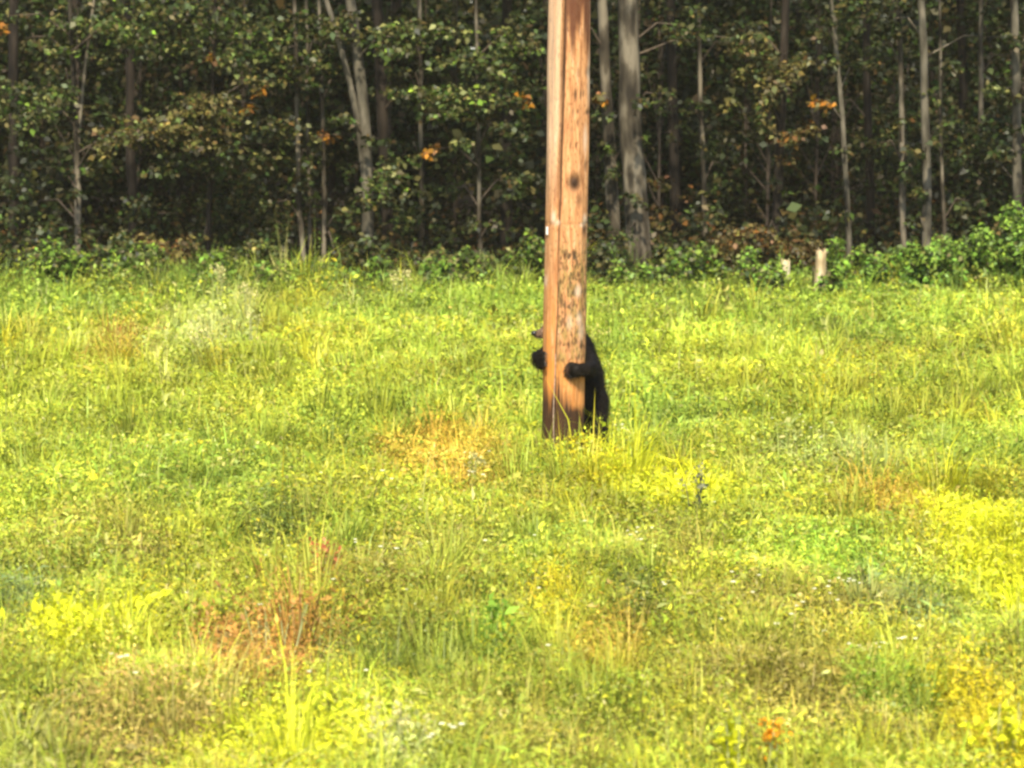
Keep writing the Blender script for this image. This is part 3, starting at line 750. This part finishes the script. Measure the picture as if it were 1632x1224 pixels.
# ------------------------------------------------------------------ utility pole
PR = .147
LEAN = math.tan(R(.72))
def pole_mat():
    m, t, out = new_mat('weathered_pole_wood')
    N, Lk = t.nodes.new, t.links.new
    tc = N('ShaderNodeTexCoord')
    def noise(scale, detail=5, dist=0.0):
        mp = N('ShaderNodeMapping'); mp.inputs['Scale'].default_value = scale
        Lk(tc.outputs['Object'], mp.inputs['Vector'])
        nz = N('ShaderNodeTexNoise'); nz.inputs['Scale'].default_value = 1; nz.inputs['Detail'].default_value = detail
        nz.inputs['Distortion'].default_value = dist
        Lk(mp.outputs[0], nz.inputs['Vector']); return nz.outputs['Fac']
    def ramp(src, stops):
        cr = N('ShaderNodeValToRGB'); el = cr.color_ramp.elements
        while len(el) < len(stops): el.new(.5)
        for e, (p, c) in zip(el, stops): e.position = p; e.color = (*c, 1)
        Lk(src, cr.inputs[0]); return cr.outputs[0]
    def mix(f, a, b):
        mx = N('ShaderNodeMix'); mx.data_type = 'RGBA'
        if hasattr(f, 'is_output'): Lk(f, mx.inputs['Factor'])
        else: mx.inputs['Factor'].default_value = f
        for v, s in ((a, mx.inputs[6]), (b, mx.inputs[7])):
            if hasattr(v, 'is_output'): Lk(v, s)
            else: s.default_value = (*v, 1)
        return mx.outputs[2]
    def mul(a, b):
        q = N('ShaderNodeMath'); q.operation = 'MULTIPLY'; Lk(a, q.inputs[0]); Lk(b, q.inputs[1]); return q.outputs[0]
    grain = noise((46, 46, 4.5), 7, .6)
    base = ramp(grain, [(.30, (.26, .11, .038)), (.44, (.41, .19, .075)), (.58, (.51, .26, .105)), (.72, (.56, .34, .19))])
    sep = N('ShaderNodeAttribute'); sep.attribute_name = 'wear_highlight'
    sx = N('ShaderNodeSeparateColor'); Lk(sep.outputs['Color'], sx.inputs[0])
    sep2 = N('ShaderNodeAttribute'); sep2.attribute_name = 'wear_highlight2'
    s2 = N('ShaderNodeSeparateColor'); Lk(sep2.outputs['Color'], s2.inputs[0])
    blot = noise((26, 26, 9), 6, .5)
    bl = ramp(blot, [(.42, (0, 0, 0)), (.60, (1, 1, 1))])
    bls = ramp(noise((60, 60, 26), 4), [(.50, (0, 0, 0)), (.60, (1, 1, 1))])
    c1 = mix(mul(sx.outputs['Green'], bl), base, (.24, .165, .045))            # lichen, greenish yellow
    c1 = mix(mul(sx.outputs['Green'], bls), c1, (.06, .038, .016))
    spk = ramp(noise((75, 75, 30), 5, .4), [(.54, (0, 0, 0)), (.68, (.75, .75, .75))])
    c1 = mix(spk, c1, (.17, .062, .020))
    big = ramp(noise((14, 14, 2.4), 4), [(.46, (0, 0, 0)), (.66, (.28, .28, .28))])
    c1 = mix(big, c1, (.27, .105, .035))
    c2 = mix(s2.outputs['Red'], c1, (.50, .195, .04))                          # orange left flank low down
    c3 = mix(s2.outputs['Green'], c2, (.020, .0085, .003))                      # damp dark butt
    c4 = mix(s2.outputs['Blue'], c3, (.055, .014, .005))                       # reddish dark top stain
    c5 = mix(sx.outputs['Red'], c4, (.03, .013, .005))                      # knots, gouges, cracks
    c6 = mix(sx.outputs['Blue'], c5, (.62, .50, .36))                         # fresh pale chips and streaks, plus the left strip's painted highlight
    p = N('ShaderNodeBsdfPrincipled'); p.inputs['Roughness'].default_value = .75; p.inputs['Specular IOR Level'].default_value = .25
    Lk(c6, p.inputs['Base Color'])
    bp = N('ShaderNodeBump'); bp.inputs['Strength'].default_value = .5; bp.inputs['Distance'].default_value = .006
    Lk(grain, bp.inputs['Height']); Lk(bp.outputs[0], p.inputs['Normal'])
    Lk(p.outputs[0], out.inputs['Surface'])
    return m

def pole():
    gz = float(ground_z(PX, POLE_Y))
    base_x = PX - LEAN * (pb[2] - 0)
    root = empty('utility_pole', (base_x, POLE_Y, gz), 'tall weathered orange brown wooden utility pole with a long crack', 'pole')
    na, zz = 190, np.concatenate([np.linspace(-.1, 3.7, 440), np.linspace(3.75, 9, 40)])
    # angle 0 = facing the camera, positive to picture right; finer in front
    th = np.linspace(-math.pi, math.pi, na, endpoint=False); th = th - .45 * np.sin(th)
    T, Z = np.meshgrid(th, zz)
    zp = lambda py: H - (py - HORIZ) / F * POLE_Y
    X = np.sin(T) * PR                          # offset across, m
    rad = PR * (1 - .004 * Z) + .009 * (vnoise(T * 4 + 40, Z * 1.7, 31) - .5) + .0022 * (vnoise(T * 22 + 40, Z * 2.5, 32) - .5)
    front = np.cos(T) > 0
    dark = np.zeros_like(T); pale = np.zeros_like(T)
    # the long check: wanders left as it comes down
    k = np.clip((zp(0) - Z) / (zp(0) - zp(450)), 0, 1.6)
    ca = R(-17) - R(9) * k + .05 * (vnoise(Z * 3.1, 5.5, 33) - .5)
    wd = np.interp(Z, [0, zp(640), zp(470), zp(345), zp(300), zp(120), zp(60), 4, 9], [.010, .010, .009, .008, .017, .020, .013, .012, .01])
    cx = np.abs(T - ca) * PR
    gro = np.exp(-(cx / wd) ** 4)
    depth = np.interp(Z, [0, zp(470), zp(345), zp(300), 3, 9], [.012, .012, .012, .03, .034, .02])
    rad -= gro * depth
    dark = np.maximum(dark, np.exp(-((T - ca - .035) * PR / (wd * np.interp(Z, [zp(420), zp(320), 9], [.5, .95, .95]))) ** 4) * (.78 + .22 * vnoise(Z * 9, 2.2, 34)))
    pale = np.maximum(pale, np.clip((ca - .06 - T) / .08, 0, 1) * np.clip((Z - zp(330)) / .5, 0, 1) * front * (.16 + .32 * vnoise(T * 30 + 50, Z * 4, 42)))
    # second hairline
    ca2 = ca + .10 + .05 * (vnoise(Z * 4, 9.1, 35) - .5)
    hl = np.exp(-((T - ca2) * PR / .0035) ** 2) * (vnoise(Z * 6, 1.1, 36) > .45)
    rad -= hl * .005; dark = np.maximum(dark, hl * .6)
    # knot
    def spot(px, py, rx, ry, amt, dd=0.0, to='dark'):
        nonlocal dark, pale, rad
        zc = zp(py); c = (px - np.interp(py, [0, 660], [906, 897])) / F * POLE_Y
        q = ((X - c) / (rx / F * POLE_Y)) ** 2 + ((Z - zc) / (ry / F * POLE_Y)) ** 2
        v = np.where(front, np.exp(-q ** 1.5), 0)
        if to == 'dark': dark = np.maximum(dark, v * amt)
        else: pale = np.maximum(pale, v * amt)
        rad = rad - v * dd
    spot(914, 283, 11, 14, 1.0, .012); spot(914, 283, 4, 6, 1.0, -.008); spot(921, 310, 5, 10, .5)
    for (px, py, rx, ry) in [(915, 145, 2.2, 9), (923, 143, 2.2, 12), (918, 170, 2, 5), (911, 172, 2.4, 7), (921, 107, 2.4, 6), (910, 200, 2.4, 7), (907, 228, 2, 6), (916, 226, 2, 6), (934, 170, 4, 6), (932, 255, 3, 9), (918, 190, 1.6, 5), (936, 108, 4, 8),
                             (930, 140, 2, 8), (909, 185, 1.8, 5), (899, 398, 3, 6), (906, 402, 2.2, 5), (914, 400, 3.4, 7), (894, 413, 3, 5), (902, 420, 2.4, 4), (916, 418, 2.2, 4), (892, 440, 2, 5), (912, 436, 3, 4), (922, 430, 2.4, 4),
                             (888, 450, 2.4, 14), (916, 460, 3, 6), (910, 480, 2.4, 8), (924, 492, 3, 5), (900, 505, 2.4, 5), (893, 470, 2, 10), (926, 540, 3, 5), (904, 540, 2, 6), (931, 358, 5, 9), (922, 565, 3, 5)]:
        spot(px + random.uniform(-1.2, 1.2), py + random.uniform(-4, 4), rx * random.uniform(.7, 1.3), ry * random.uniform(.6, 1.5), random.uniform(.4, .85), .004)
    for (px, py, rx, ry, a) in [(880, 338, 4, 10, .7), (886, 346, 5, 4, .6), (931, 342, 4, 9, .6), (926, 350, 4, 4, .5), (931, 215, 3, 22, .5), (868, 440, 2.5, 9, .5), (920, 455, 5, 10, .5), (922, 500, 5, 12, .45), (878, 40, 4, 60, .35), (937, 120, 3, 40, .45), (906, 505, 5, 12, .35), (925, 520, 5, 16, .4)]:
        spot(px, py, rx, ry, a, 0, 'pale')
    # ledge where the wood was shaved at the nick
    rad -= np.where(front, .003 * np.exp(-((Z - zp(349)) / .012) ** 2), 0)
    dark = np.maximum(dark, np.where(front, .22 * np.exp(-((Z - zp(350) - .01 * np.sin(T * 7)) / .007) ** 2) * (vnoise(T * 9 + 30, 1.5, 38) > .35), 0))
    lich = np.clip((zp(360) - Z) / .18, 0, 1) * np.clip((Z - zp(640)) / .25, 0, 1) * np.clip((T - ca) / .12, 0, 1) * .85
    oran = np.clip((zp(420) - Z) / .5, 0, 1) * np.clip((ca + .02 - T) / .1, 0, 1) * (.2 + 1.0 * vnoise(T * 14 + 30, Z * 5, 41)) + .6 * np.clip((zp(560) - Z) / .08, 0, 1)
    nb = vnoise(T * 4 + 30, Z * 3, 39)
    butt = np.clip((zp(590) - Z - .10 * (nb - .5) * 2 - .22 * (vnoise(T * 20 + 30, Z * 2.2, 43) - .5)) / .17, 0, 1) * np.clip(1.15 - np.clip((X - .03) / .03, 0, 1) * np.clip((Z - zp(650)) / .06, 0, 1) * .95, 0, 1) * (.92 + .08 * nb)
    top = np.clip((Z - zp(66) + .25 * (vnoise(T * 12 + 30, Z * 2, 40) - .5) * 1.6) / .18, 0, 1) * np.clip((T - ca - .02) / .06, 0, 1) * .85
    back = np.clip((np.abs(T) - 1.0) / .6, 0, 1)
    V = np.stack([np.sin(T) * rad + base_x + LEAN * Z, POLE_Y - np.cos(T) * rad, Z + gz], -1)
    nr = len(zz)
    i, j = np.meshgrid(np.arange(nr - 1), np.arange(na), indexing='ij'); kk = (j + 1) % na
    q = np.stack([i * na + j, i * na + kk, (i + 1) * na + kk, (i + 1) * na + j], -1).reshape(-1, 4)
    loops = np.concatenate([q.ravel(), np.arange((nr - 1) * na, nr * na)])
    tot = np.concatenate([np.full(len(q), 4), [na]])
    me = mesh_arrays('shaft', V, loops, tot, pole_mat(), smooth=True)
    for nm, ch in (('wear_highlight', (dark, lich, pale)), ('wear_highlight2', (np.clip(oran, 0, 1), butt, top))):
        a = me.attributes.new(nm, 'FLOAT_COLOR', 'POINT')
        arr = np.ones((nr * na, 4), np.float32)
        for c in range(3): arr[:, c] = np.clip(ch[c], 0, 1).ravel()
        a.data.foreach_set('color', arr.ravel())
    link('shaft', me, root)
    # metal tag on the left flank
    mt = noisy_mat('pale_metal', [(.3, (.7, .68, .62)), (.7, (.88, .86, .8))], (30, 30, 30), rough=.4)
    bm = bmesh.new()
    bmesh.ops.create_cube(bm, size=1)
    bmesh.ops.scale(bm, vec=(.026, .004, .055), verts=bm.verts)
    bmesh.ops.bevel(bm, geom=bm.edges[:], offset=.0012, segments=1, affect='EDGES')
    zt = zp(360); an = R(-62)
    me = bpy.data.meshes.new('metal_tag'); bmesh.ops.rotate(bm, verts=bm.verts, cent=(0, 0, 0), matrix=Matrix.Rotation(an, 3, 'Z'))
    bmesh.ops.translate(bm, verts=bm.verts, vec=(base_x + LEAN * zt + math.sin(an) * (PR + .003), POLE_Y - math.cos(an) * (PR + .003), zt + gz))
    bm.to_mesh(me); bm.free(); me.materials.append(mt)
    link('metal_tag', me, root)
    # pale wire running down out of the crack to the ground
    wm = noisy_mat('pale_wire', [(.3, (.20, .12, .08)), (.7, (.46, .34, .25))], (8, 8, 60), rough=.5)
    pts = []
    for z in np.linspace(-.02, zp(555), 16):
        an = R(-27) + .03 * math.sin(z * 9)
        pts.append([base_x + LEAN * z + math.sin(an) * (PR + .002), POLE_Y - math.cos(an) * (PR + .002), z + gz])
    link('ground_wire', join_tubes('ground_wire', [tube_arrays(pts, np.full(16, .0038), 6)], wm), root)
    return root
pole()

# ------------------------------------------------------------------ the bear
def bear():
    BY = 20.36
    gz = float(ground_z(PX, BY))
    X0 = PX - .002
    root = empty('bear', (X0 + .1, BY, gz), 'young black bear standing upright behind the pole, hugging it with both front paws', 'bear')
    uu, vv = np.meshgrid(np.arange(18) / 18 * 2 * math.pi, np.linspace(0, math.pi, 13), indexing='ij')
    UV = np.stack([np.cos(uu) * np.sin(vv), np.sin(uu) * np.sin(vv), np.cos(vv)], -1).reshape(-1, 3)
    ii, jj = np.meshgrid(np.arange(18), np.arange(12), indexing='ij'); i2 = (ii + 1) % 18
    UQ = np.stack([ii * 13 + jj, ii * 13 + jj + 1, i2 * 13 + jj + 1, i2 * 13 + jj], -1).reshape(-1, 4)
    EV = []
    def ell(c, r, rot=(0, 0, 0)):
        m = Matrix.Translation(c) @ (Matrix.Rotation(rot[2], 4, 'Z') @ Matrix.Rotation(rot[1], 4, 'Y') @ Matrix.Rotation(rot[0], 4, 'X')) @ Matrix.Diagonal((*r, 1))
        A = np.array(m); EV.append(UV @ A[:3, :3].T + A[:3, 3])
    def limb(pts, rad):
        pts = [Vector(p) for p in pts]
        for k in range(len(pts) - 1):
            n = max(3, int((pts[k + 1] - pts[k]).length / .018))
            for s in range(n + 1):
                f = s / n; f2 = f * f * (3 - 2 * f)
                r = rad[k] * (1 - f2) + rad[k + 1] * f2
                ell(pts[k].lerp(pts[k + 1], f), (r, r, r))
    o = lambda x, y, z: (X0 + x, y, gz + z + .075)      # x from the pole axis, y depth, z up
    # trunk: pelvis low and to the right, chest against the back of the pole
    limb([o(.135, 20.44, .42), o(.125, 20.43, .60), o(.085, 20.38, .80), o(.03, 20.34, .93)], [.18, .175, .150, .12])
    ell(o(.155, 20.46, .46), (.145, .15, .17))
    # neck and head: the head turns to the picture left past the pole
    limb([o(.015, 20.34, .91), o(-.02, 20.31, 1.00)], [.10, .085])
    ell(o(-.03, 20.28, 1.01), (.092, .085, .085))
    limb([o(-.08, 20.25, .985), o(-.135, 20.21, .962), o(-.178, 20.18, .956)], [.058, .038, .028])
    ell(o(-.150, 20.20, .945), (.045, .03, .022)); ell(o(.06, 20.40, .93), (.11, .10, .09))
    for ex, ey in ((.015, 20.22), (.02, 20.35)):
        ell(o(ex, ey, 1.085), (.032, .018, .036))
    # arm in picture right: shoulder, elbow outside the pole, paw on its front face
    limb([o(.10, 20.33, .83), o(.185, 20.20, .755), o(.190, 20.02, .735)], [.085, .066, .052])
    limb([o(.190, 20.02, .735), o(.150, 19.875, .742), o(.085, 19.835, .742)], [.052, .042, .044])
    ell(o(.090, 19.834, .740), (.050, .032, .050))
    toesR = []
    for k, (dz, dx) in enumerate([(.040, .004), (.022, -.012), (.0, -.018), (-.022, -.012), (-.038, .004)]):
        a = Vector(o(.065, 19.835, .740 + dz)); b = Vector(o(.038 + dx, 19.836, .738 + dz * 1.15))
        limb([a, b], [.017, .014]); toesR.append((b, Vector((-1, .25, -.25)).normalized()))
    # arm in picture left: only forearm and paw come round the flank
    limb([o(-.06, 20.34, .82), o(-.13, 20.20, .80), o(-.170, 20.06, .80)], [.080, .058, .046])
    limb([o(-.170, 20.06, .80), o(-.180, 19.98, .82), o(-.178, 19.94, .812)], [.046, .040, .038])
    ell(o(-.172, 19.93, .79), (.027, .036, .066), (0, -.38, 0))
    toesL = []
    for k, dz in enumerate([.038, .02, 0, -.02, -.036]):
        a = Vector(o(-.168, 19.905, .815 + dz)); b = Vector(o(-.140 + abs(dz) * .1, 19.872, .812 + dz * 1.1))
        limb([a, b], [.017, .013]); toesL.append((b, Vector((.9, -.3, -.3)).normalized()))
    # hind legs: hip, knee forward, hock back, long flat foot
    feet = []
    for (hx, kx, fx, fy) in ((.215, .235, .245, 20.32), (.07, .125, .135, 20.27)):
        limb([o(hx, 20.42, .46), o(kx, 20.33, .30), o(fx, 20.41, .10), o(fx, 20.40, -.02)], [.115, .085, .058, .050])
        limb([o(fx, 20.40, -.025), o(fx, fy - .08, -.04)], [.048, .042])
        for k in range(5):
            dx = (k - 2) * .021
            b = Vector(o(fx + dx, fy - .135 + abs(k - 2) * .006, -.05))
            limb([o(fx + dx * .8, fy - .08, -.04), b], [.018, .014]); feet.append((b, Vector((0, -1, -.35)).normalized()))
    ell(o(.20, 20.58, .44), (.04, .045, .035))       # stub tail
    tmp = mesh_arrays('tmp', np.concatenate(EV), np.concatenate([UQ + k * len(UV) for k in range(len(EV))]), np.full(len(UQ) * len(EV), 4), M_dark)
    to = bpy.data.objects.new('tmp', tmp); COL.objects.link(to)
    rm = to.modifiers.new('r', 'REMESH'); rm.mode = 'VOXEL'; rm.voxel_size = .0085
    sm = to.modifiers.new('s', 'SMOOTH'); sm.factor = .5; sm.iterations = 4
    dg = bpy.context.evaluated_depsgraph_get(); dg.update()
    me = bpy.data.meshes.new_from_object(to.evaluated_get(dg))
    bpy.data.objects.remove(to)
    me.name = 'body'
    me.polygons.foreach_set('use_smooth', np.ones(len(me.polygons), dtype=bool))
    n = len(me.vertices)
    co = np.empty(n * 3, np.float32); me.vertices.foreach_get('co', co); co = co.reshape(-1, 3)
    no = np.empty(n * 3, np.float32); me.vertices.foreach_get('normal', no); no = no.reshape(-1, 3)
    BLK, TAN, BRN = np.array([.005, .0036, .0022]), np.array([.10, .062, .04]), np.array([.055, .026, .014])
    mz = np.clip((-.088 - (co[:, 0] - X0)) / .03, 0, 1) * np.clip((co[:, 1] - 20.12) / .03, 0, 1) * np.clip((co[:, 2] - gz - .995) / .02, 0, 1)
    tip = np.clip((.045 - (co[:, 0] - X0)) / .03, 0, 1) * (co[:, 1] < 19.86) * ((co[:, 0] - X0) > -.1)
    tint = BLK * (1 + .5 * vnoise(co[:, 0] * 20 + 40, co[:, 2] * 20, 51)[:, None])
    tint = tint * (1 - mz[:, None]) + TAN * mz[:, None]
    tint = tint * (1 - .7 * tip[:, None]) + BRN * .7 * tip[:, None]
    a = me.attributes.new('tint', 'FLOAT_COLOR', 'POINT')
    arr = np.ones((n, 4), np.float32); arr[:, :3] = tint; a.data.foreach_set('color', arr.ravel())
    def fur_mat(name, rough, spec):
        m, t, out = new_mat(name)
        at = t.nodes.new('ShaderNodeAttribute'); at.attribute_name = 'tint'
        p = t.nodes.new('ShaderNodeBsdfPrincipled'); p.inputs['Roughness'].default_value = rough; p.inputs['Specular IOR Level'].default_value = spec
        t.links.new(at.outputs['Color'], p.inputs['Base Color']); t.links.new(p.outputs[0], out.inputs['Surface'])
        return m
    Mf = fur_mat('bear_fur', .6, .09)
    me.materials.clear(); me.materials.append(Mf)
    link('body', me, root)
    # fur: short tapered hairs combed down
    g = np.random.default_rng(61)
    pick = g.integers(0, n, 26000)
    c = co[pick] + g.normal(0, .003, (len(pick), 3)); nn = no[pick]
    d = nn * .55 + np.array([0, 0, -.8]) + g.normal(0, .25, (len(pick), 3))
    L = .028 * np.exp(g.normal(0, .3, len(pick))); L[mz[pick] > .3] *= .3
    paw = (co[pick][:, 1] < 19.92); L[paw] *= .5
    tn = tint[pick] * np.exp(g.normal(.25, .55, (len(pick), 1)))
    link('fur', leaves_mesh('fur', c, d, nn, L, np.full(len(pick), .0035), tn, Mf, droop=.05), root)
    Mb = noisy_mat('bear_claw', [(.3, (.02, .015, .012)), (.7, (.05, .04, .03))], (40, 40, 40), rough=.35, spec=.5)
    Mn = noisy_mat('bear_nose', [(.3, (.008, .007, .007)), (.7, (.016, .014, .013))], (90, 90, 90), rough=.3, spec=.5)
    for (b, dv) in toesR + toesL + feet:
        pts = [b, b + dv * .016 + Vector((0, 0, .002)), b + dv * .030 - Vector((0, 0, .006))]
        link('claw', join_tubes('claw', [tube_arrays([tuple(p) for p in pts], [.006, .0045, .001], 6)], Mb), root)
    def ball(name, c, r, mat):
        b2 = bmesh.new(); bmesh.ops.create_uvsphere(b2, u_segments=14, v_segments=10, radius=1, matrix=Matrix.Translation(c) @ Matrix.Diagonal((*r, 1)))
        for f in b2.faces: f.smooth = True
        m2 = bpy.data.meshes.new(name); b2.to_mesh(m2); b2.free(); m2.materials.append(mat); link(name, m2, root)
    ball('nose', o(-.200, 20.168, .962), (.022, .022, .019), Mn)
    ball('eye', o(-.078, 20.208, 1.03), (.009, .009, .009), Mn)
    ball('eye', o(-.098, 20.300, 1.025), (.009, .009, .009), Mn)
bear()
print('tris', sum(sum(p for p in [len(m.loops) - 2 * len(m.polygons)]) for m in bpy.data.meshes))

# ------------------------------------------------------------------ thin warm haze in the air of the clearing
m, t, out = new_mat('haze')
pv = t.nodes.new('ShaderNodeVolumePrincipled')
pv.inputs['Density'].default_value = .00034
pv.inputs['Color'].default_value = (.95, .88, .66, 1)
t.links.new(pv.outputs[0], out.inputs['Volume'])
bm = bmesh.new(); bmesh.ops.create_cube(bm, size=1)
me = bpy.data.meshes.new('haze'); bm.to_mesh(me); bm.free(); me.materials.append(m)
hz = bpy.data.objects.new('haze', me); COL.objects.link(hz)
hz.location = (0, 250, 8.0); hz.scale = (1240, 1340, 20)
tag(hz, 'thin warm haze in the air over the meadow and wood', 'haze', kind='stuff')
